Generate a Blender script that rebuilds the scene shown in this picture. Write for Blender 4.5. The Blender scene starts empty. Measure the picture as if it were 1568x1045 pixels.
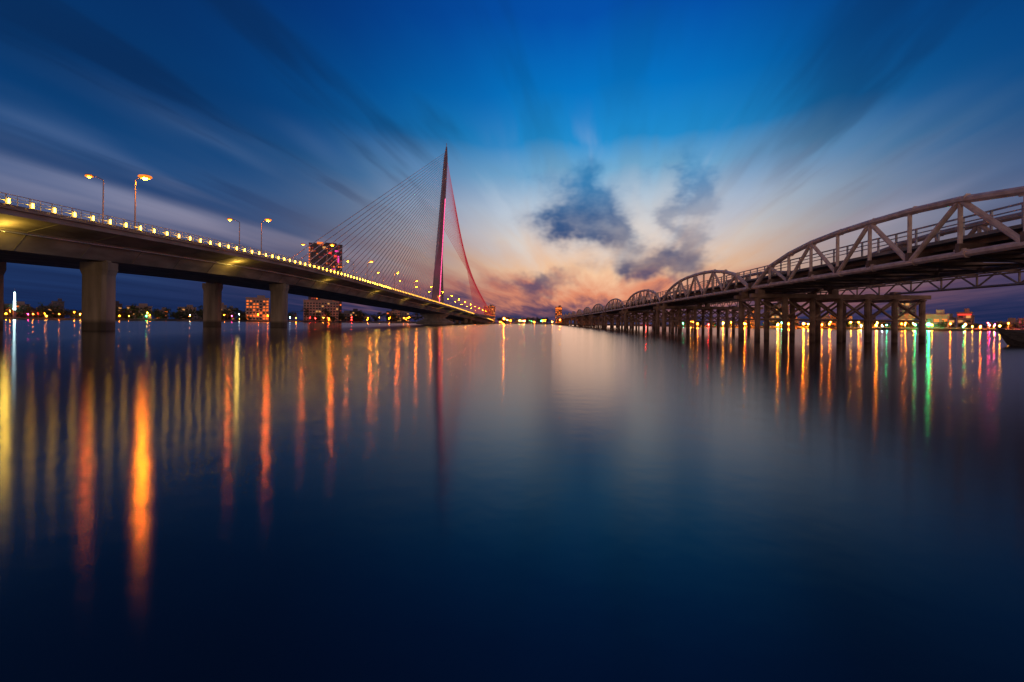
import bpy, math, random
from mathutils import Vector, Matrix
R = random.Random(7)
rad = math.radians
scene = bpy.context.scene
scene.view_settings.view_transform = 'Standard'
scene.view_settings.look = 'None'
scene.view_settings.exposure = 0

def lin(c):
    def f(v):
        v /= 255.0
        return v/12.92 if v <= 0.04045 else ((v+0.055)/1.055)**2.4
    return (f(c[0]), f(c[1]), f(c[2]), 1.0)

# ---------------------------------------------------------------- mesh builder
class MB:
    def __init__(s):
        s.v=[]; s.f=[]; s.m=[]; s.mats=[]
    def mi(s, mat):
        if mat not in s.mats: s.mats.append(mat)
        return s.mats.index(mat)
    def add(s, vs, fs, mat):
        o=len(s.v); k=s.mi(mat)
        s.v += [tuple(p) for p in vs]
        for f in fs:
            s.f.append(tuple(i+o for i in f)); s.m.append(k)
    def box(s, c, d, mat, rz=0.0):
        x,y,z=d[0]/2,d[1]/2,d[2]/2
        cs,sn=math.cos(rz),math.sin(rz)
        vs=[]
        for sz in (-z,z):
            for a,b in ((-x,-y),(x,-y),(x,y),(-x,y)):
                vs.append((c[0]+a*cs-b*sn, c[1]+a*sn+b*cs, c[2]+sz))
        s.add(vs,[(3,2,1,0),(4,5,6,7),(0,1,5,4),(1,2,6,5),(2,3,7,6),(3,0,4,7)],mat)
    def tube(s, a, b, r, mat, n=6, r2=None, cap=True):
        a=Vector(a); b=Vector(b); d=(b-a)
        if d.length<1e-6: return
        d.normalize()
        up=Vector((0,0,1)) if abs(d.z)<0.95 else Vector((0,1,0))
        u=d.cross(up).normalized(); w=d.cross(u)
        if r2 is None: r2=r
        vs=[]
        for p,rr in ((a,r),(b,r2)):
            for i in range(n):
                t=2*math.pi*(i+.5)/n
                vs.append(p+u*math.cos(t)*rr+w*math.sin(t)*rr)
        fs=[(i,(i+1)%n,n+(i+1)%n,n+i) for i in range(n)]
        if cap: fs += [tuple(range(n-1,-1,-1)), tuple(range(n,2*n))]
        s.add(vs,fs,mat)
    def beam(s, a, b, w, h, mat):
        a=Vector(a); b=Vector(b); d=(b-a).normalized()
        up=Vector((0,0,1)) if abs(d.z)<0.95 else Vector((0,1,0))
        u=d.cross(up).normalized()*(w/2); q=u.cross(d).normalized()*(h/2)
        vs=[a-u-q,a+u-q,a+u+q,a-u+q,b-u-q,b+u-q,b+u+q,b-u+q]
        s.add(vs,[(0,1,2,3),(7,6,5,4),(0,4,5,1),(1,5,6,2),(2,6,7,3),(3,7,4,0)],mat)
    def obj(s, name, parent=None, smooth=False):
        me=bpy.data.meshes.new(name)
        me.from_pydata(s.v,[],s.f)
        for m in s.mats: me.materials.append(m)
        me.polygons.foreach_set("material_index", s.m)
        if smooth: me.polygons.foreach_set("use_smooth",[True]*len(s.f))
        me.update()
        o=bpy.data.objects.new(name,me)
        scene.collection.objects.link(o)
        if parent: o.parent=parent
        return o
def empty(name):
    o=bpy.data.objects.new(name,None); scene.collection.objects.link(o); return o

# ---------------------------------------------------------------- materials
def mat_noise(name, c1, c2, scale=0.6, rough=0.8, metal=0.0, bump=0.15, stretch=(1,1,1), detail=3):
    m=bpy.data.materials.new(name); m.use_nodes=True
    nt=m.node_tree; b=nt.nodes['Principled BSDF']
    tc=nt.nodes.new('ShaderNodeTexCoord'); mp=nt.nodes.new('ShaderNodeMapping')
    mp.inputs['Scale'].default_value=stretch
    no=nt.nodes.new('ShaderNodeTexNoise'); no.inputs['Scale'].default_value=scale; no.inputs['Detail'].default_value=detail
    cr=nt.nodes.new('ShaderNodeValToRGB')
    cr.color_ramp.elements[0].color=(*c1,1); cr.color_ramp.elements[1].color=(*c2,1)
    cr.color_ramp.elements[0].position=.35; cr.color_ramp.elements[1].position=.65
    nt.links.new(tc.outputs['Object'],mp.inputs['Vector']); nt.links.new(mp.outputs[0],no.inputs['Vector'])
    nt.links.new(no.outputs['Fac'],cr.inputs['Fac']); nt.links.new(cr.outputs['Color'],b.inputs['Base Color'])
    b.inputs['Roughness'].default_value=rough; b.inputs['Metallic'].default_value=metal
    if bump:
        bp=nt.nodes.new('ShaderNodeBump'); bp.inputs['Strength'].default_value=bump; bp.inputs['Distance'].default_value=.05
        nt.links.new(no.outputs['Fac'],bp.inputs['Height']); nt.links.new(bp.outputs[0],b.inputs['Normal'])
    return m
def mat_emit(name, col, strength, sample=True):
    m=bpy.data.materials.new(name); m.use_nodes=True
    b=m.node_tree.nodes['Principled BSDF']
    b.inputs['Base Color'].default_value=(.1,.1,.1,1)
    b.inputs['Emission Color'].default_value=(*col,1); b.inputs['Emission Strength'].default_value=strength
    if not sample:
        try: m.cycles.emission_sampling='NONE'
        except Exception: pass
    return m

concrete=mat_noise('concrete',(.24,.22,.19),(.36,.33,.28),.35,.85,stretch=(1,1,.25))
fascia=mat_noise('fascia_concrete',(.24,.20,.16),(.44,.38,.31),.5,.8,stretch=(1,.35,1),detail=6)
asphalt=mat_noise('asphalt',(.04,.04,.042),(.06,.06,.06),2,.9)
steel_rail=mat_noise('railing_steel',(.30,.31,.33),(.42,.43,.45),1,.45,.6,0)
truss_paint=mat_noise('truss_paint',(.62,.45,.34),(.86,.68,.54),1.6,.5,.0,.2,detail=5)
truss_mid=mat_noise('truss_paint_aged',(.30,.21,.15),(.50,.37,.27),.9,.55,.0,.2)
truss_dark=mat_noise('weathered_steel',(.13,.085,.06),(.27,.18,.125),.9,.7,.1,.2)
trestle_m=mat_noise('trestle_rust',(.17,.10,.06),(.42,.27,.17),.8,.8,.0,.3,detail=5)
pylon_m=mat_noise('pylon_concrete',(.22,.14,.17),(.28,.20,.23),.1,.6)
cable_m=mat_noise('cable_sheath',(.45,.45,.48),(.55,.55,.58),1,.4,0,0)

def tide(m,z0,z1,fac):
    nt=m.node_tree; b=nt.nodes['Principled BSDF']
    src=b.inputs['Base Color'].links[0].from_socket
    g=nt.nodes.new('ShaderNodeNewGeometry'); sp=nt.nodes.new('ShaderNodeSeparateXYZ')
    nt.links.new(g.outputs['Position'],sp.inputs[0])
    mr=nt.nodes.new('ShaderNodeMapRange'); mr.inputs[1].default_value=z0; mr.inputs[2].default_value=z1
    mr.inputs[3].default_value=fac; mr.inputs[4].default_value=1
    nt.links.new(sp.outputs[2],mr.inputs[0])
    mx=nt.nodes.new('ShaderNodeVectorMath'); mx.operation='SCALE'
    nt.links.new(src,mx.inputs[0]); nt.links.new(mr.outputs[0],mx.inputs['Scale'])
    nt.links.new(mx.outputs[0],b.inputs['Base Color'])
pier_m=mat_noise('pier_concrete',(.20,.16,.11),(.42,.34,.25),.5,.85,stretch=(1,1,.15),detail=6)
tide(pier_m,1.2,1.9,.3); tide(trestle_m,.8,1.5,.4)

# ---------------------------------------------------------------- world sky
w=bpy.data.worlds.new("World"); scene.world=w; w.use_nodes=True
nt=w.node_tree; nt.nodes.clear()
L=nt.links
def sock(n,i,v):
    if isinstance(v,(int,float)): n.inputs[i].default_value=v
    else: L.new(v,n.inputs[i])
def M(op,a,b=None,c=None,clamp=False):
    n=nt.nodes.new('ShaderNodeMath'); n.operation=op; n.use_clamp=clamp
    sock(n,0,a)
    if b is not None: sock(n,1,b)
    if c is not None: sock(n,2,c)
    return n.outputs[0]
def vec(x,y,z):
    n=nt.nodes.new('ShaderNodeCombineXYZ'); sock(n,0,x); sock(n,1,y); sock(n,2,z); return n.outputs[0]
def noise(v,scale,detail=4,rough=.5,dist=0):
    n=nt.nodes.new('ShaderNodeTexNoise'); L.new(v,n.inputs['Vector'])
    n.inputs['Scale'].default_value=scale; n.inputs['Detail'].default_value=detail
    n.inputs['Roughness'].default_value=rough; n.inputs['Distortion'].default_value=dist
    return n.outputs['Fac']
def smooth(v,a,b,lo=0.0,hi=1.0):
    n=nt.nodes.new('ShaderNodeMapRange'); n.interpolation_type='SMOOTHSTEP'
    sock(n,0,v); n.inputs[1].default_value=a; n.inputs[2].default_value=b
    n.inputs[3].default_value=lo; n.inputs[4].default_value=hi
    return n.outputs[0]
def mixc(f,a,b):
    n=nt.nodes.new('ShaderNodeMix'); n.data_type='RGBA'
    sock(n,0,f)
    for i,v in ((6,a),(7,b)):
        if isinstance(v,tuple): n.inputs[i].default_value=v
        else: L.new(v,n.inputs[i])
    return n.outputs[2]
def ramp(fac,stops):
    n=nt.nodes.new('ShaderNodeValToRGB'); L.new(fac,n.inputs[0]); e=n.color_ramp.elements
    e[0].position=stops[0][0]/60; e[0].color=lin(stops[0][1])
    e[1].position=stops[-1][0]/60; e[1].color=lin(stops[-1][1])
    for p,c in stops[1:-1]:
        x=e.new(p/60); x.color=lin(c)
    return n.outputs[0]
tc=nt.nodes.new('ShaderNodeTexCoord'); sp=nt.nodes.new('ShaderNodeSeparateXYZ'); L.new(tc.outputs['Generated'],sp.inputs[0])
dx,dy,dz=sp.outputs
az=M('MULTIPLY',M('ARCTAN2',dx,dy),57.2958)
el=M('MULTIPLY',M('ARCSINE',dz),57.2958)
el=M('MAXIMUM',el,0.0)
zc=M('ADD',M('MAXIMUM',dz,0.0),0.07)
px=M('DIVIDE',dx,zc); py=M('DIVIDE',dy,zc)
A=rad(11)
along=M('ADD',M('MULTIPLY',px,math.sin(A)),M('MULTIPLY',py,math.cos(A)))
across=M('SUBTRACT',M('MULTIPLY',px,math.cos(A)),M('MULTIPLY',py,math.sin(A)))
n1=noise(vec(across,M('MULTIPLY',along,.20),3.1),1.1,3,.5)
n2=noise(vec(across,M('MULTIPLY',along,.17),9.7),2.3,4,.55,.3)
wn=noise(vec(M('MULTIPLY',az,.09),M('MULTIPLY',el,.14),1.5),1.3,4,.6)
wn2=noise(vec(M('MULTIPLY',az,.09),M('MULTIPLY',el,.10),7.5),1.3,4,.6)
azw=M('ADD',az,M('MULTIPLY',M('SUBTRACT',wn,.5),15.0))
elw=M('ADD',el,M('MULTIPLY',M('SUBTRACT',wn2,.5),12.0))
elg=M('MAXIMUM',M('ADD',el,M('MULTIPLY',M('SUBTRACT',n2,.5),8.0)),0.0)
def gauss(a0,e0,sa,se,a=azw,e=elw,k=1.0):
    p=M('POWER',M('ABSOLUTE',M('DIVIDE',M('SUBTRACT',a,a0),sa)),2.0)
    q=M('POWER',M('ABSOLUTE',M('DIVIDE',M('SUBTRACT',e,e0),se)),2.0)
    return M('MULTIPLY',M('EXPONENT',M('MULTIPLY',M('ADD',p,q),-1.0)),k)
away=ramp(M('DIVIDE',elg,60.0),[(0,(16,36,76)),(4,(22,48,94)),(9,(40,66,112)),(14,(34,74,124)),(19,(8,66,122)),(25,(0,68,134)),(33,(0,54,124)),(45,(0,42,104)),(60,(0,30,84))])
glow=ramp(M('DIVIDE',elg,60.0),[(0,(50,54,90)),(1.8,(120,82,98)),(3.8,(224,140,108)),(6.8,(248,200,160)),(10.5,(232,218,206)),(14.5,(196,214,228)),(18.0,(120,182,220)),(21.5,(30,142,208)),(27,(0,116,196)),(34,(0,80,170)),(60,(0,42,112))])
gf=M('EXPONENT',M('MULTIPLY',M('POWER',M('ABSOLUTE',M('DIVIDE',M('SUBTRACT',az,12.0),24.5)),2.4),-1.0))
col=mixc(gf,away,glow)
band=M('MULTIPLY',smooth(el,5,11),smooth(el,17,23,1,0))
lit=M('MULTIPLY',M('MULTIPLY',smooth(n1,.42,.62),band),M('ADD',M('MULTIPLY',gauss(-20,12,32,40,az,el),.75),M('MULTIPLY',gauss(33,14,14,30,az,el),.7)),clamp=True)
lit=M('MULTIPLY',lit,M('SUBTRACT',1.0,M('MULTIPLY',gf,.6)))
litc=ramp(M('DIVIDE',el,60.0),[(0,(90,84,110)),(6,(158,134,142)),(11,(168,164,186)),(17,(112,142,188)),(60,(60,110,170))])
col=mixc(lit,col,litc)
ray=M('MULTIPLY',M('MULTIPLY',smooth(n2,.50,.64),gauss(13,15.5,13,5,az,el)),.8)
col=mixc(ray,col,lin((226,228,232)))
dk=M('MULTIPLY',smooth(n2,.52,.38),smooth(el,8,20))
dk=M('MULTIPLY',dk,M('SUBTRACT',1.0,M('MULTIPLY',gf,.68)))
col=mixc(M('MULTIPLY',dk,.6),col,lin((6,42,88)))
veil=M('MULTIPLY',smooth(az,-12,-42),smooth(el,14,24))
col=mixc(M('MULTIPLY',veil,.6),col,lin((5,36,78)))
veil2=M('MULTIPLY',smooth(az,22,44),smooth(el,18,28))
col=mixc(M('MULTIPLY',veil2,.4),col,lin((4,46,98)))
bl=gauss(8.5,14.8,5.2,4.2,k=1.5)
for a0,e0,sa,se,k in ((11.0,11.0,3.4,2.2,1.0),(21,17.0,2.4,4.6,.95),(16.5,6.8,6.0,2.0,1.5),(3.0,4.6,4.6,1.2,1.0),(-8,3.0,5,1.0,.6),(20,10,2.0,3.0,.6)):
    bl=M('ADD',bl,gauss(a0,e0,sa,se,k=k))
bl=M('MULTIPLY',smooth(bl,.05,1.25),smooth(wn,.30,.62,.7,1.0))
blc=ramp(M('DIVIDE',el,60.0),[(0,(36,46,84)),(5,(48,62,104)),(9,(36,62,110)),(13,(24,78,132)),(17,(36,118,174)),(60,(20,80,130))])
col=mixc(M('MULTIPLY',bl,.97),col,blc)
back_fill=M('MULTIPLY',smooth(dy,-.05,-.6),smooth(el,60,10))  # warm glow added behind the camera, out of view, to brighten the trusses
col=mixc(M('MULTIPLY',back_fill,.92),col,lin((206,168,152)))
sky=nt.nodes.new('ShaderNodeTexSky'); sky.sky_type='NISHITA'; sky.sun_disc=False
sky.sun_elevation=rad(-2); sky.sun_rotation=rad(11)
sc=nt.nodes.new('ShaderNodeVectorMath'); sc.operation='SCALE'; L.new(sky.outputs[0],sc.inputs[0]); sc.inputs['Scale'].default_value=.01
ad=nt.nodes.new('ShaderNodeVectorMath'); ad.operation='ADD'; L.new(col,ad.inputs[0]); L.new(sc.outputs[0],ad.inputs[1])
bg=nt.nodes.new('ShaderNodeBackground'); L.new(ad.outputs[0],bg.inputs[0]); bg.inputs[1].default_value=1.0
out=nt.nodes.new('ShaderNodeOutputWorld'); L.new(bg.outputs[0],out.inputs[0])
try:
    w.cycles.sampling_method='MANUAL'; w.cycles.sample_map_resolution=256
except Exception: pass

sl=bpy.data.lights.new('sun','SUN'); sl.energy=.03; sl.angle=rad(12); sl.color=(1,.65,.45)
so=bpy.data.objects.new('sun',sl); scene.collection.objects.link(so)
sd=Vector((math.sin(A)*math.cos(rad(3)),math.cos(A)*math.cos(rad(3)),math.sin(rad(3))))
so.rotation_euler=(-sd).to_track_quat('-Z','Y').to_euler()

# ---------------------------------------------------------------- water
def water_mat():
    m=bpy.data.materials.new('river_water'); m.use_nodes=True; n=m.node_tree; n.nodes.clear()
    g=n.nodes.new('ShaderNodeBsdfAnisotropic'); g.distribution='BECKMANN'; g.inputs['Roughness'].default_value=.165
    g.inputs['Anisotropy'].default_value=.42
    d=n.nodes.new('ShaderNodeBsdfDiffuse'); d.inputs['Color'].default_value=(.006,.020,.036,1)
    fr=n.nodes.new('ShaderNodeFresnel'); fr.inputs['IOR'].default_value=1.48
    mx=n.nodes.new('ShaderNodeMixShader'); o=n.nodes.new('ShaderNodeOutputMaterial')
    tc=n.nodes.new('ShaderNodeTexCoord'); no=n.nodes.new('ShaderNodeTexNoise'); no.inputs['Scale'].default_value=1.6; no.inputs['Detail'].default_value=2
    bp=n.nodes.new('ShaderNodeBump'); bp.inputs['Strength'].default_value=.085; bp.inputs['Distance'].default_value=.05
    n.links.new(tc.outputs['Object'],no.inputs['Vector']); n.links.new(no.outputs['Fac'],bp.inputs['Height'])
    n.links.new(bp.outputs[0],g.inputs['Normal'])
    # tangents circle the camera position, shaped so lamp reflections streak toward the viewer
    s=n.nodes.new('ShaderNodeSeparateXYZ'); c=n.nodes.new('ShaderNodeCombineXYZ'); ng=n.nodes.new('ShaderNodeMath'); ng.operation='MULTIPLY'; ng.inputs[1].default_value=-1
    nm=n.nodes.new('ShaderNodeVectorMath'); nm.operation='NORMALIZE'
    n.links.new(tc.outputs['Object'],s.inputs[0]); n.links.new(s.outputs[0],ng.inputs[0])
    n.links.new(s.outputs[1],c.inputs[0]); n.links.new(ng.outputs[0],c.inputs[1]); n.links.new(c.outputs[0],nm.inputs[0])
    n.links.new(nm.outputs[0],g.inputs['Tangent'])
    n.links.new(fr.outputs[0],mx.inputs[0]); n.links.new(d.outputs[0],mx.inputs[1]); n.links.new(g.outputs[0],mx.inputs[2]); n.links.new(mx.outputs[0],o.inputs[0])
    return m
b=MB(); S=9000
b.add([(-S,-S,0),(S,-S,0),(S,S,0),(-S,S,0)],[(0,1,2,3)],water_mat()); b.obj('water')

# ---------------------------------------------------------------- river bank
shore=[(-4000,260),(-1500,340),(-800,380),(-400,430),(-200,560),(-60,700),(30,800),(60,625),(120,430),(220,275),(420,210),(1500,150),(4000,100)]
pts=[]
for i in range(len(shore)-1):
    a=shore[i]; c=shore[i+1]; n=max(2,int(math.hypot(a[0]-c[0],a[1]-c[1])/25)); n=min(n,40)
    for k in range(n):
        t=k/n; j=R.uniform(-4,4)
        pts.append((a[0]+(c[0]-a[0])*t, a[1]+(c[1]-a[1])*t+j))
pts.append(shore[-1])
ground=mat_noise('bank_soil',(.02,.03,.015),(.06,.055,.04),.08,.95,0,.3)
b=MB(); vs=[]
for p in pts:
    l=math.hypot(*p)
    for dl,z in ((0,-.4),(3,1.2),(25,1.9),(7000,2.4)):
        vs.append((p[0]*(l+dl)/l,p[1]*(l+dl)/l,z))
fs=[(4*i+j,4*i+j+1,4*i+j+5,4*i+j+4) for i in range(len(pts)-1) for j in range(3)]
b.add(vs,fs,ground); b.obj('riverbank')

def shore_y(X):
    for i in range(len(shore)-1):
        a=shore[i]; c=shore[i+1]
        if a[0]<=X<=c[0]:
            t=(X-a[0])/(c[0]-a[0]); return a[1]+(c[1]-a[1])*t
    return 300

# ---------------------------------------------------------------- cable-stayed bridge
csb=empty('cable_stayed_bridge')
def cx(Y): return -80.7+.05*Y
prof=[(-60,13.0),(20,14.8),(54,15.6),(85,16.5),(117,17.1),(150,17.0),(200,16.2),(302,14.4),(375,13.0),(600,7.6),(720,4.6),(1000,3)]
def dz_(Y):
    for i in range(len(prof)-1):
        a,c=prof[i],prof[i+1]
        if a[0]<=Y<=c[0]:
            p0=prof[max(0,i-1)]; p3=prof[min(len(prof)-1,i+2)]
            t=(Y-a[0])/(c[0]-a[0]); h=c[0]-a[0]
            m0=(c[1]-p0[1])/(c[0]-p0[0])*h if c[0]!=p0[0] else 0
            m1=(p3[1]-a[1])/(p3[0]-a[0])*h
            return (2*t**3-3*t*t+1)*a[1]+(t**3-2*t*t+t)*m0+(-2*t**3+3*t*t)*c[1]+(t**3-t*t)*m1
    return prof[-1][1]
sec=[(17,0),(17.15,0.0),(17.15,-.55),(16.9,-.6),(16.9,-1.25),(12.6,-2.35),(10.6,-4.9),(-10.6,-4.9),(-12.6,-2.35),(-16.9,-1.25),(-16.9,-.6),(-17.15,-.55),(-17.15,0),(-17,0)]
b=MB(); ys=list(range(-60,725,5)); vs=[]
for Y in ys:
    for s,z in sec: vs.append((cx(Y)+s,Y,dz_(Y)+z))
n=len(sec); fs=[]
for i in range(len(ys)-1):
    for j in range(n):
        k=(j+1)%n
        fs.append((i*n+j,i*n+k,(i+1)*n+k,(i+1)*n+j))
b.add(vs,fs,fascia)
vs=[]
for Y in ys: vs+= [(cx(Y)-15.5,Y,dz_(Y)+.02),(cx(Y)+15.5,Y,dz_(Y)+.02)]
fs=[(2*i,2*i+1,2*i+3,2*i+2) for i in range(len(ys)-1)]
b.add(vs,fs,asphalt)
white=mat_noise('road_paint',(.7,.7,.68),(.8,.8,.78),3,.7,0,0)
for i in range(len(ys)-1):
    Y=ys[i]
    for s in (-10.5,-7,7,10.5):
        z0=dz_(Y)+.03; z1=dz_(Y+2.5)+.03
        b.add([(cx(Y)+s-.08,Y,z0),(cx(Y)+s+.08,Y,z0),(cx(Y)+s+.08,Y+2.5,z1),(cx(Y)+s-.08,Y+2.5,z1)],[(0,1,2,3)],white)
for Y in range(-56,700,9):
    z=dz_(Y); x=cx(Y)
    for sg in (1,-1):
        b.beam((x+sg*17.18,Y,z-.02),(x+sg*17.18,Y,z-.5),.04,.12,concrete)
    if Y<300:
        b.beam((x+16.8,Y,z-1.30),(x+12.7,Y,z-2.36),.10,.06,concrete)
        b.beam((x+12.65,Y,z-2.4),(x+10.7,Y,z-4.88),.10,.06,concrete)
for i in range(len(ys)-1):
    if ys[i]<400:
        p=(cx(ys[i])+13.0,ys[i],dz_(ys[i])-2.75); q=(cx(ys[i+1])+13.0,ys[i+1],dz_(ys[i+1])-2.75); b.tube(p,q,.11,steel_rail,5,cap=False)
b.obj('deck',csb)
b=MB(); lb=MB()
rl_m=mat_emit('railing_light',(1.0,.50,.022),40)
rl_far=mat_emit('railing_light_far',(1.0,.45,.03),7,False)
Y=-50.0; i=0
while Y<700:
    z=dz_(Y); x=cx(Y)
    for sg in (1,-1):
        b.box((x+sg*16.85,Y,z+.6),(.1,.1,1.2),steel_rail)
        if Y<260:
            b.box((x+sg*16.85,Y+1.3,z+.6),(.06,.06,1.1),steel_rail)
    b.box((x+17.22,Y,z-.02),(.22,.28,.16),steel_rail)
    lb.tube((x+17.22,Y,z+.08),(x+17.22,Y,z+.66),.10,rl_m if Y<200 else rl_far,4,.09,cap=False)
    if Y<330: b.box((x+17.22,Y,z+.70),(.28,.28,.07),steel_rail)
    Y+=2.62; i+=1
for i in range(0,len(ys)-1):
    for sg in (1,-1):
        for h,t in ((1.25,.09),(.85,.05),(.45,.05)):
            p=(cx(ys[i])+sg*16.85,ys[i],dz_(ys[i])+h); q=(cx(ys[i+1])+sg*16.85,ys[i+1],dz_(ys[i+1])+h)
            b.beam(p,q,t,t,steel_rail)
b.obj('railing',csb); lb.obj('railing_lights',csb)
b=MB()
def pier(b,x,Y,ztop,wx,wy,mat):
    def ring(z,sx,sy,ch=.45):
        X,Yh=wx/2*sx,wy/2*sy
        return [(x+X,Y-Yh+ch,z),(x+X,Y+Yh-ch,z),(x+X-ch,Y+Yh,z),(x-X+ch,Y+Yh,z),(x-X,Y+Yh-ch,z),(x-X,Y-Yh+ch,z),(x-X+ch,Y-Yh,z),(x+X-ch,Y-Yh,z)]
    rings=[ring(-2,1,1),ring(ztop-2.4,1,1),ring(ztop-1.5,1.14,1.1),ring(ztop-.3,1.14,1.1)]
    vs=[p for r in rings for p in r]; fs=[]
    for i in range(len(rings)-1):
        for j in range(8):
            k=(j+1)%8; fs.append((i*8+j,i*8+k,i*8+8+k,i*8+8+j))
    fs.append(tuple(range(24,32)))
    b.add(vs,fs,mat)
    for dxx in (-1.2,1.2): b.box((x+dxx,Y,ztop-.15),(.8,.9,.4),mat)
for Y in (22,74.5,127):
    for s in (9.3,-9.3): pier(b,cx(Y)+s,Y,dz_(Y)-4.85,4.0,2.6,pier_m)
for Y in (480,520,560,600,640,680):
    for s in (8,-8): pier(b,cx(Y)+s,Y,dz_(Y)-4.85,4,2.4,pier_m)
b.obj('piers',csb)
# pylon
b=MB(); TY=367.0; bx=cx(TY)
vs=[];fs=[];K=14
tb=Vector((bx,TY,5)); tt=Vector((-59.3,401,156))
def phx(t): return 1.35+1.7*(1-t)
for i in range(K+1):
    t=i/K; p=tb.lerp(tt,t)
    hx=phx(t); hy=3.2*(1-t)+1.9
    if i==K: hx*=.35; hy*=.5
    ch=.6*min(1,hx/2)
    for a,c in ((hx,-hy+ch),(hx,hy-ch),(hx-ch,hy),(-hx+ch,hy),(-hx,hy-ch),(-hx,-hy+ch),(-hx+ch,-hy),(hx-ch,-hy)):
        vs.append((p.x+a,p.y+c,p.z))
for i in range(K):
    for j in range(8):
        k=(j+1)%8; fs.append((i*8+j,i*8+k,i*8+8+k,i*8+8+j))
fs.append(tuple(range(K*8,K*8+8)))
b.add(vs,fs,pylon_m)
b.tube(tt,(tt.x,tt.y,tt.z+3.5),.25,steel_rail)
rings=[(-2,13,9),(1.5,16,11),(2.2,14,9.5),(5.0,8.5,7),(dz_(TY)-4.85,12.5,9)]
vs=[];fs=[];n=20
for z,rx_,ry_ in rings:
    for j in range(n):
        t=2*math.pi*j/n; vs.append((bx+rx_*math.cos(t),TY+ry_*math.sin(t),z))
for i in range(len(rings)-1):
    for j in range(n):
        k=(j+1)%n; fs.append((i*n+j,i*n+k,i*n+n+k,i*n+n+j))
b.add(vs,fs,concrete)
b.obj('pylon',csb)
led_m=mat_emit('pylon_led',(1.0,.08,.28),2.6)
b=MB()
for i in range(24):
    t_a=.06+.62*i/24; t_b=t_a+.62/24*.9
    pa=tb.lerp(tt,t_a); pb=tb.lerp(tt,t_b)
    b.beam((pa.x+phx(t_a)+.12,pa.y-1.0,pa.z),(pb.x+phx(t_b)+.12,pb.y-1.0,pb.z),.45,.45,led_m)
b.obj('pylon_led_strip',csb)
b=MB(); N=40
for i in range(N):
    t=i/(N-1)
    yd=140+t*(342-140)
    tp=tb.lerp(tt,.965-t*.52)
    b.tube((cx(yd),yd,dz_(yd)+.1),(tp.x,tp.y-1.5,tp.z),.15,cable_m,4,cap=False)
    b.box((cx(yd),yd,dz_(yd)+.6),(.7,.9,1.2),concrete)
b.obj('main_span_cables',csb)
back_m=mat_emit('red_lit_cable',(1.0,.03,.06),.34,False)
b=MB(); b2=MB(); N=22
for i in range(N):
    t=i/(N-1)
    yd=470+t*85
    off=19+t*11
    tp=tb.lerp(tt,.95-t*.42)
    for sg in (1,-1):
        p=(cx(yd)+sg*off,yd,dz_(yd)+.3)
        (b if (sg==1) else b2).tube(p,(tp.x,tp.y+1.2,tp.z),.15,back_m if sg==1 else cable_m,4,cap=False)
        b2.box((cx(yd)+sg*off,yd,dz_(yd)-.2),(1.6,1.8,1.6),concrete)
for sg in (1,-1):
    b2.beam((cx(465)+sg*18.5,465,dz_(465)-.9),(cx(560)+sg*30.5,560,dz_(560)-.9),2.2,1.2,concrete)
    for k in range(9):
        yy=470+k*11; b2.beam((cx(yy)+sg*16,yy,dz_(yy)-.95),(cx(yy)+sg*(19+k*1.3),yy,dz_(yy)-.95),.8,1.0,concrete)
b.obj('backstay_cables',csb); b2.obj('backstay_anchors',csb)
def spot(name,loc,to,power,col,size,parent):
    l=bpy.data.lights.new(name,'SPOT'); l.energy=power; l.color=col; l.spot_size=rad(size); l.spot_blend=.6; l.shadow_soft_size=.4
    o=bpy.data.objects.new(name,l); scene.collection.objects.link(o); o.location=loc
    o.rotation_euler=(Vector(to)-Vector(loc)).to_track_quat('-Z','Y').to_euler(); o.parent=parent
spot('pylon_flood_1',(bx+9,335,16),(bx+1.5,385,85),34000,(1,.06,.28),50,csb)
spot('pylon_flood_2',(bx+14,372,15.5),(bx+2,380,70),36000,(1,.08,.32),50,csb)
fx=MB()
Y=12.5
while Y<520:
    l=bpy.data.lights.new('underdeck_light','POINT'); l.energy=300 if Y<140 else (110 if Y<240 else 60); l.color=(1,.64,.09); l.shadow_soft_size=.25
    o=bpy.data.objects.new('underdeck_light',l); scene.collection.objects.link(o)
    o.location=(cx(Y)+14.4,Y,dz_(Y)-3.0); o.parent=csb
    fx.box((cx(Y)+12.5,Y,dz_(Y)-2.7),(.3,.5,.25),concrete)
    fx.tube((cx(Y)+12.5,Y,dz_(Y)-2.7),(cx(Y)+14.1,Y,dz_(Y)-3.0),.04,steel_rail,4)
    Y+=44.5
fx.obj('underdeck_fixtures',csb)

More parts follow.
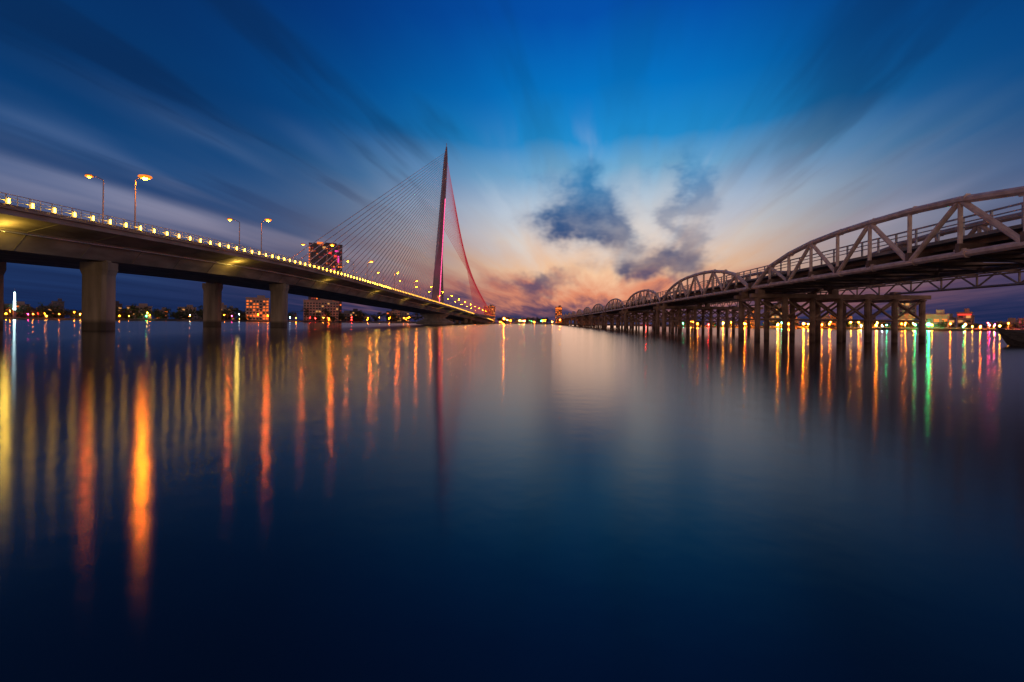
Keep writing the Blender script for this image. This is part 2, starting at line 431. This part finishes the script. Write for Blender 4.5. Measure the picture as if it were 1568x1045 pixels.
# ---------------------------------------------------------------- street lamps on the bridge
lamp_orange=mat_emit('sodium_lamp',(1.0,.15,.0012),620)
lamp_hot=mat_emit('sodium_lamp_bright',(1.0,.18,.001),1500)
lamp_halo=mat_emit('lamp_halo_shell',(1.0,.22,.01),1.3,False)  # oversized glowing shell added to imitate the orange halo around each lamp
pole_m=mat_noise('galvanised_pole',(.20,.20,.21),(.30,.30,.31),1,.5,.5,0)
def lamp_mesh(nm,arm,em,sc=1.0):
    b=MB(); s=1 if arm>0 else -1
    b.tube((0,0,0),(0,0,.5),.22,pole_m,8)
    b.tube((0,0,.5),(0,0,9.3),.13,pole_m,8,.08)
    pr=(0,0,9.3)
    for i in range(1,6):
        t=i/5; q=(arm*t,0,9.3+.75*math.sin(t*math.pi/2)); b.tube(pr,q,.065,pole_m,6); pr=q
    hx=pr[0]+s*.35; z=pr[2]
    vs=[]
    for dxh,wd,h in ((-.5,.12,.10),(-.1,.24,.2),(.4,.26,.2),(.65,.14,.1)):
        x=hx+s*dxh; vs+=[(x,-wd,z+.10),(x,wd,z+.10),(x,wd*.6,z+.12+h),(x,-wd*.6,z+.12+h)]
    fs=[]
    for i in range(3):
        for j in range(4):
            k=(j+1)%4; fs.append((4*i+j,4*i+k,4*i+4+k,4*i+4+j))
    fs+=[(3,2,1,0),(12,13,14,15)]
    b.add(vs,fs,pole_m)
    n=10
    def lathe(prof_,m,caplast=True):
        bv=[]
        for zz,ra,rb in prof_:
            for j in range(n):
                t=2*math.pi*j/n; bv.append((hx+ra*math.cos(t),rb*math.sin(t),z+zz))
        bf=[(i*n+j,i*n+(j+1)%n,i*n+n+(j+1)%n,i*n+n+j) for i in range(len(prof_)-1) for j in range(n)]
        if caplast: bf.append(tuple(range((len(prof_)-1)*n,len(prof_)*n)))
        b.add(bv,bf,m)
    lathe([(.16*sc,.30,.25),(.06,.70*sc,.6*sc),(-.16,.76*sc,.64*sc),(-.26*sc,.5*sc,.4*sc)],lamp_halo,False)
    n=6
    lathe([(-.10,.34*sc,.26*sc),(-.30*sc,.32*sc,.22*sc),(-.42*sc,.18*sc,.12*sc)],em)
    return b.obj(nm)
protoA=None;protoB=None
Y=78.0; k=0
while Y<620:
    for s,arm in ((12.0,1.3),(6.5,-2.1)):
        if k==0 and arm>0:
            o=lamp_mesh('street_lamp',arm,lamp_hot,1.4)
        elif arm>0:
            if not protoA: protoA=lamp_mesh('street_lamp',arm,lamp_orange,1.1); o=protoA
            else: o=bpy.data.objects.new('street_lamp',protoA.data); scene.collection.objects.link(o)
        else:
            if not protoB: protoB=lamp_mesh('street_lamp',arm,lamp_orange,.8); o=protoB
            else: o=bpy.data.objects.new('street_lamp',protoB.data); scene.collection.objects.link(o)
        o.location=(cx(Y)+s,Y,dz_(Y)+.02)
    Y+=36; k+=1

# ---------------------------------------------------------------- steel truss bridge
stb=empty('steel_truss_bridge')
def rx(Y,o=0): return 29+.05*Y+o
ZB=7.0; SP=43.0; NP=10
def topz(t): return ZB+.9+3.1*(1-abs(t)**2.6)
bT=MB(); bD=MB()
for k in range(-1,14):
    Y0=18+SP*k
    sg=8 if k<3 else 5
    for o in (0,9.5):
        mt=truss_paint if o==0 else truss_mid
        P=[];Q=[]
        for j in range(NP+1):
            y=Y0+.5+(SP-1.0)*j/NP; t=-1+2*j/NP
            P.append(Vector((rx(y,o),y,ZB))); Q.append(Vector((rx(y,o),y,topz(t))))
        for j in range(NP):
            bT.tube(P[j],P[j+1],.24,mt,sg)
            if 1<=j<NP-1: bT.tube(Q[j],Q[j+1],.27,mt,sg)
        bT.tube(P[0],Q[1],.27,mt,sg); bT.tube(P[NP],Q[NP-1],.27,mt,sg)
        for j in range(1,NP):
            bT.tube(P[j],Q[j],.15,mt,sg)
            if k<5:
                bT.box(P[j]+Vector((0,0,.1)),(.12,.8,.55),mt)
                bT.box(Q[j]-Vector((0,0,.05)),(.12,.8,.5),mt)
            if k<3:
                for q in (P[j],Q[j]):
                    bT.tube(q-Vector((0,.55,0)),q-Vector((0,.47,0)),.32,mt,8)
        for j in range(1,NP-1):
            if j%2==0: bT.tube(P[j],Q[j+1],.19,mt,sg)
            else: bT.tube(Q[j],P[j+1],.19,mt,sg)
    for j in range(NP+1):
        y=Y0+.5+(SP-1.0)*j/NP
        bD.beam((rx(y,-.2),y,ZB+.42),(rx(y,9.7),y,ZB+.42),.3,.62,truss_dark)
        if k<6:
            bD.beam((rx(y,9.7),y,ZB+.5),(rx(y,17.5),y,ZB+.55),.2,.3,truss_dark)
            bD.tube((rx(y,9.6),y,ZB-.5),(rx(y,17.5),y,ZB+.4),.08,truss_dark,5)
    for o in (1.6,3.4,5.2,7.0,8.4):
        bD.beam((rx(Y0,o),Y0,ZB+.93),(rx(Y0+SP,o),Y0+SP,ZB+.93),.2,.4,truss_dark)
    bD.beam((rx(Y0,4.75),Y0,ZB+1.25),(rx(Y0+SP,4.75),Y0+SP,ZB+1.25),8.2,.24,concrete)
    if k<6:
        for j in range(NP):
            y=Y0+.5+(SP-1.0)*j/NP; y2=y+(SP-1.0)/NP
            bD.tube((rx(y,0),y,ZB),(rx(y2,9.5),y2,ZB),.08,truss_dark,5)
            bD.tube((rx(y,9.5),y,ZB),(rx(y2,0),y2,ZB),.08,truss_dark,5)
            for o in (17.5,):
                a0=Vector((rx(y,o),y,ZB-.75)); a1=Vector((rx(y2,o),y2,ZB-.75)); c0=a0+Vector((0,0,1.45)); c1=a1+Vector((0,0,1.45))
                bD.tube(a0,a1,.14,truss_mid,5); bD.tube(c0,c1,.14,truss_mid,5); bD.tube(a0,c0,.1,truss_mid,5)
                mid=(c0+c1)/2; bD.tube(a0,mid,.1,truss_mid,5); bD.tube(mid,a1,.1,truss_mid,5)
    for o in (.75,8.75):
        for h in (1.95,2.3,2.65):
            bD.beam((rx(Y0,o),Y0,ZB+h),(rx(Y0+SP,o),Y0+SP,ZB+h),.07,.07 if h<2.6 else .12,steel_rail)
        npst=22 if k<5 else 10
        for j in range(npst):
            y=Y0+SP*j/npst; bD.box((rx(y,o),y,ZB+2.0),(.12,.12,1.3),steel_rail)
bT.obj('trusses',stb); bD.obj('deck_and_railings',stb)
b=MB()
for k in range(-1,14):
    Yp=18+SP*k
    nc=7; sp_=3.55
    for r in (-2.1,2.1):
        y=Yp+r
        xs=[rx(Yp,-.3)+sp_*i for i in range(nc)]
        for i,x in enumerate(xs):
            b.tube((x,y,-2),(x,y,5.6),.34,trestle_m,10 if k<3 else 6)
            if k<4: b.tube((x,y,5.35),(x,y,5.5),.5,trestle_m,8)
            if i<nc-1:
                x2=xs[i+1]
                if k<7:
                    b.tube((x,y,2.9),(x2,y,5.45),.15,trestle_m,5)
                    b.tube((x,y,5.45),(x2,y,2.9),.15,trestle_m,5)
                    b.tube((x,y,2.8),(x2,y,2.8),.12,trestle_m,5)
        b.beam((xs[0]-.9,y,5.85),(xs[-1]+.9,y,5.85),.6,.5,trestle_m)
        for o in (0,9.5,17.5):
            b.box((rx(Yp,o),y,6.35 if o<12 else 6.25),(.9,.7,.5),trestle_m)
            if o<12: b.tube((rx(Yp,o),y,6.55),(rx(Yp,o),Yp+r*.25,ZB),.22,trestle_m,6)
    for i in range(nc):
        x=rx(Yp,-.3)+sp_*i
        b.beam((x,Yp-2.3,5.4),(x,Yp+2.3,5.4),.3,.35,trestle_m)
        b.tube((x,Yp-2.1,2.8),(x,Yp+2.1,5.3),.1,trestle_m,5)
b.obj('trestle_piers',stb)

# ---------------------------------------------------------------- far-shore trees (one mass)
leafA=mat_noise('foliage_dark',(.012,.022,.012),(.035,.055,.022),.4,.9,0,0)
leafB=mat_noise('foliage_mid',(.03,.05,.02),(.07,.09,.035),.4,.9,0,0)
bark=mat_noise('bark',(.03,.022,.015),(.06,.045,.03),2,.9,0,0)
b=MB()
def tree(b,x,y,h,wd,nl):
    b.tube((x,y,1),(x,y,h*.5),.35,bark,5,.18)
    lobes=[]
    for i in range(R.randint(4,6)):
        a=R.uniform(0,6.28); rr=wd*.33*R.random()**.5
        c=(x+rr*math.cos(a),y+rr*math.sin(a)*.7,h*R.uniform(.42,.84),wd*R.uniform(.2,.34)); lobes.append(c)
        b.tube((x,y,h*.35),(c[0],c[1],c[2]),.16,bark,4,.06)
    for c in lobes:
        for i in range(nl):
            v=Vector((R.gauss(0,1),R.gauss(0,1),R.gauss(0,1))).normalized()*c[3]*R.random()**.4
            p=Vector((c[0],c[1],c[2]))+Vector((v.x,v.y,v.z*.8))
            u=Vector((R.gauss(0,1),R.gauss(0,1),R.gauss(0,1))).normalized(); q=u.orthogonal().normalized()
            s=R.uniform(.5,1.1)
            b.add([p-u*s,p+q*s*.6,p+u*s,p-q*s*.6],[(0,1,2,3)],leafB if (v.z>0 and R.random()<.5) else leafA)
for i in range(380):
    x=R.uniform(-760,-30)
    y=shore_y(x)+R.uniform(8,45)
    if abs(x-cx(y))<22: continue
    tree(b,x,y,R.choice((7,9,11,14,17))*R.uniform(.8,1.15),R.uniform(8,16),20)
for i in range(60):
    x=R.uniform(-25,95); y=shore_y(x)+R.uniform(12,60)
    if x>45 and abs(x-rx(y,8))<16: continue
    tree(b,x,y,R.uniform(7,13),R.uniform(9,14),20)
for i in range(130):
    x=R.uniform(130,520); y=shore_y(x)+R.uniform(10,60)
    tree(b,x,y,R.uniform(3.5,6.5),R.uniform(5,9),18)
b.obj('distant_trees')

# ---------------------------------------------------------------- buildings
wall_a=mat_noise('facade_grey',(.18,.17,.18),(.26,.25,.25),.1,.8,0,0)
wall_b=mat_noise('facade_warm',(.28,.2,.17),(.36,.27,.22),.1,.8,0,0)
wall_c=mat_noise('facade_dark',(.05,.04,.06),(.09,.07,.09),.1,.6,0,0)
glass=mat_noise('dark_glass',(.02,.025,.035),(.04,.045,.06),.5,.2,0,0)
em_warm=mat_emit('window_warm',(1,.45,.12),.7,False)
em_or=mat_emit('window_orange',(1,.17,.015),1.2,False)
em_mag=mat_emit('sign_magenta',(1,.04,.35),1.4,False)
em_red=mat_emit('sign_red',(1,.03,.02),2.0,False)
em_rw=mat_emit('window_red',(1,.06,.04),.20,False)
em_cy=mat_emit('led_cyan_white',(.6,.95,1),14)
def building(name,x,y,w_,d_,h,wall,lit=.25,em=em_warm,fl=3.3,bay=3.2,edge=None,crown=None,em2=None):
    b=MB(); ra=-math.atan2(x,y)
    cs,sn=math.cos(ra),math.sin(ra)
    def T(p): return (x+p[0]*cs-p[1]*sn, y+p[0]*sn+p[1]*cs, p[2])
    z0=1.5
    b.box((x,y,z0+h/2),(w_,d_,h),wall,ra)
    b.box((x,y,z0+h+.4),(w_+.8,d_+.8,.8),wall,ra)
    b.box(T((w_*.15,0,z0+h+2.2)),(w_*.35,d_*.4,2.8),wall,ra)
    nf=max(1,int(h/fl)); nb=max(2,int(w_/bay)); nd=max(2,int(d_/bay))
    for f in range(nf):
        zc=z0+fl*f+fl*.55
        for i in range(nb):
            cxx=-w_/2+(i+.5)*w_/nb; ww=w_/nb*.31; hh=fl*.27
            m=em if R.random()<lit else glass
            if em2 and m is glass and R.random()<.4: m=em2
            b.add([T((cxx-ww,-d_/2-.04,zc-hh)),T((cxx+ww,-d_/2-.04,zc-hh)),T((cxx+ww,-d_/2-.04,zc+hh)),T((cxx-ww,-d_/2-.04,zc+hh))],[(0,1,2,3)],m)
        for i in range(nd):
            cy=-d_/2+(i+.5)*d_/nd; ww=d_/nd*.31; hh=fl*.27
            for sg in (1,-1):
                m=em if R.random()<lit else glass
                X=sg*(w_/2+.04)
                b.add([T((X,cy-ww,zc-hh)),T((X,cy+ww,zc-hh)),T((X,cy+ww,zc+hh)),T((X,cy-ww,zc+hh))],[(0,1,2,3)],m)
        b.box((x,y,z0+fl*f+.05),(w_+.3,d_+.3,.25),wall,ra)
    if edge:
        for f in range(nf):
            for X in edge:
                if R.random()<.75: b.box(T((X*w_/2,-d_/2-.5,z0+fl*f+fl*.5)),(1.4,.8,fl*.5),em_or,ra)
    if crown:
        for X,Z,ww,hh,m in crown: b.box(T((X,-d_/2-.6,Z)),(ww,.6,hh),m,ra)
    return b.obj(name)
building('apartment_tower',-258,628,42,24,104,wall_c,.07,em_or,4,3,edge=(-.97,),crown=[(-7,106.5,8,3,em_or),(-2,101,4,2.5,em_warm),(14,97,5,2,em_mag),(16,86,2,9,em_mag),(12,90,3,2,em_red),(5,94,4,2,em_red),(10,72,5,1.5,em_mag)],em2=em_rw)
building('hotel_building',-292,522,23,14,25,wall_b,.6,em_or)
building('shopping_building',-240,572,40,20,25,wall_b,.12)
building('office_building',-42,850,21,16,30,wall_b,.12)
building('hotel_building',92,900,13,12,32,wall_c,.5,em_or,crown=[(0,31,12,3,em_or)])
building('office_building',333,335,8,8,11,wall_b,.3,em_warm,crown=[(0,11.5,7,.8,em_red)])
building('office_building',346,345,6,8,9,wall_a,.3)
building('hotel_building',245,420,18,12,18,wall_a,.3,em_warm)
building('apartment_building',312,362,14,10,22,wall_a,.25)
for i in range(34):
    x=R.uniform(-760,-60); y=shore_y(x)+R.uniform(45,120)
    if abs(x-cx(y))<30 or abs(x+258)<28: continue
    building('house',x,y,R.uniform(9,22),R.uniform(8,14),R.uniform(7,17),R.choice((wall_a,wall_b,wall_c)),.22,R.choice((em_warm,em_or,em_warm)))
for i in range(20):
    x=R.uniform(150,520); y=shore_y(x)+R.uniform(45,110)
    building('house',x,y,R.uniform(7,13),R.uniform(8,12),R.uniform(4,9),R.choice((wall_a,wall_b,wall_c)),.4,R.choice((em_warm,em_or,em_warm)))
b=MB(); b.tube((-468,428,1),(-468,428,9),1.2,wall_a,10,1.0)
for i in range(7): b.tube((-468,428,9+i*2.4),(-468,428,9+i*2.4+2.1),.9-.05*i,em_cy,8,.85-.05*i)
b.tube((-468,428,25.6),(-468,428,29),.12,steel_rail,5); b.obj('light_mast')

# waterfront lamps: post + globe, grouped mass
b=MB()
def lampset(tag,k):
    return [mat_emit('shore_lamp_orange'+tag,(1,.17,.004),170*k),mat_emit('shore_lamp_warm'+tag,(1,.33,.02),110*k),mat_emit('shore_lamp_red'+tag,(1,.015,.012),110*k),
      mat_emit('shore_lamp_green'+tag,(.02,1,.28),80*k),mat_emit('shore_lamp_white'+tag,(.7,.9,1),40*k),mat_emit('shore_lamp_magenta'+tag,(1,.03,.28),80*k)]
cols=lampset('',1.6); colsR=lampset('_east',8.0)
strong=mat_emit('shore_lamp_bright',(1,.18,.003),5000)
def globe(x,y,z,r,m):
    b.tube((x,y,1),(x,y,z-r),.12,pole_m,4)
    n=5;vs=[];fs=[]
    for zz,rr in ((-1,.35),(0,1),(1,.35)):
        for j in range(n):
            t=2*math.pi*j/n; vs.append((x+r*rr*math.cos(t),y+r*rr*math.sin(t),z+r*zz))
    for i in range(2):
        for j in range(n): fs.append((i*n+j,i*n+(j+1)%n,i*n+n+(j+1)%n,i*n+n+j))
    fs.append(tuple(range(n-1,-1,-1))); fs.append(tuple(range(2*n,3*n)))
    b.add(vs,fs,m)
for i in range(80):
    x=R.uniform(-700,-70); y=shore_y(x)+R.uniform(3,10)
    globe(x,y,R.uniform(3,8),R.uniform(.25,.5),R.choices(cols,(6,4,2.5,.3,.5,.3))[0])
for i in range(150):
    x=R.uniform(125,520); y=shore_y(x)+R.uniform(2,12)
    globe(x,y,R.uniform(2.2,5.0),R.uniform(.18,.36),R.choices(colsR,(8,5,2.5,2,.8,2))[0])
for i in range(26):
    x=R.uniform(-30,60); y=shore_y(x)+R.uniform(3,10)
    globe(x,y,R.uniform(3,7),R.uniform(.3,.6),R.choices(cols,(5,4,1,2,1,.3))[0])
for x,y,z,r,m in ((-14,780,9,1.1,strong),(84,800,8,1.3,strong),(200,312,3.4,.5,strong),(176,345,3.2,.55,strong),(190,325,3.0,.4,strong),(263,287,3.8,.7,colsR[3]),(300,265,3.5,.5,colsR[5]),(240,300,3,.4,strong),(340,250,3.6,.5,colsR[2])):
    globe(x,y,z,r,m)
b.obj('waterfront_lamps')

# ---------------------------------------------------------------- wooden boat
hull=mat_noise('boat_wood',(.02,.018,.018),(.05,.04,.035),2,.6,0,.3,stretch=(.3,3,3))
bo=empty('wooden_boat'); b=MB()
vs=[];fs=[];ns=12
Ls=11.0; x0,y0=54.6,51.0
for i in range(ns+1):
    t=i/ns; X=x0+Ls*t
    hw=1.55*math.sin(min(1,t*1.5)*math.pi/2)**.8*(1-.35*max(0,t-.6)) +.04
    sheer=1.0+.95*(1-t)**3+.35*max(0,t-.6)
    keel=-.5+ (1.9*(1-t*5)**2 if t<.2 else 0)
    keel=min(keel,sheer-.15)
    for f,zf in ((-1,1),(-.75,.45),(-.3,.08),(0,0),(.3,.08),(.75,.45),(1,1)):
        vs.append((X+(0 if i else -.1*zf),y0+hw*f,keel+(sheer-keel)*zf))
for i in range(ns):
    for j in range(6): fs.append((i*7+j,i*7+j+1,(i+1)*7+j+1,(i+1)*7+j))
    fs.append((i*7+6,i*7,(i+1)*7,(i+1)*7+6))
fs.append(tuple(ns*7+j for j in range(7)))
b.add(vs,fs,hull); b.obj('hull',bo)
b=MB()
b.beam((x0-.5,y0,2.15),(x0+.6,y0,1.75),.16,.22,hull)
b.box((x0+6.5,y0,2.0),(3.4,1.9,1.4),hull); b.box((x0+6.5,y0,2.78),(3.9,2.3,.12),hull)
b.obj('cabin_and_stem',bo)

# ---------------------------------------------------------------- camera
cam=bpy.data.cameras.new('camera'); co=bpy.data.objects.new('camera',cam); scene.collection.objects.link(co)
cam.sensor_width=36; cam.lens=16; cam.shift_y=-.0179; cam.clip_start=.1; cam.clip_end=20000
co.matrix_world=Matrix.Translation((0,0,2.0))@Matrix.Rotation(rad(90),4,'X')@Matrix.Rotation(rad(.63),4,'Z')
scene.camera=co
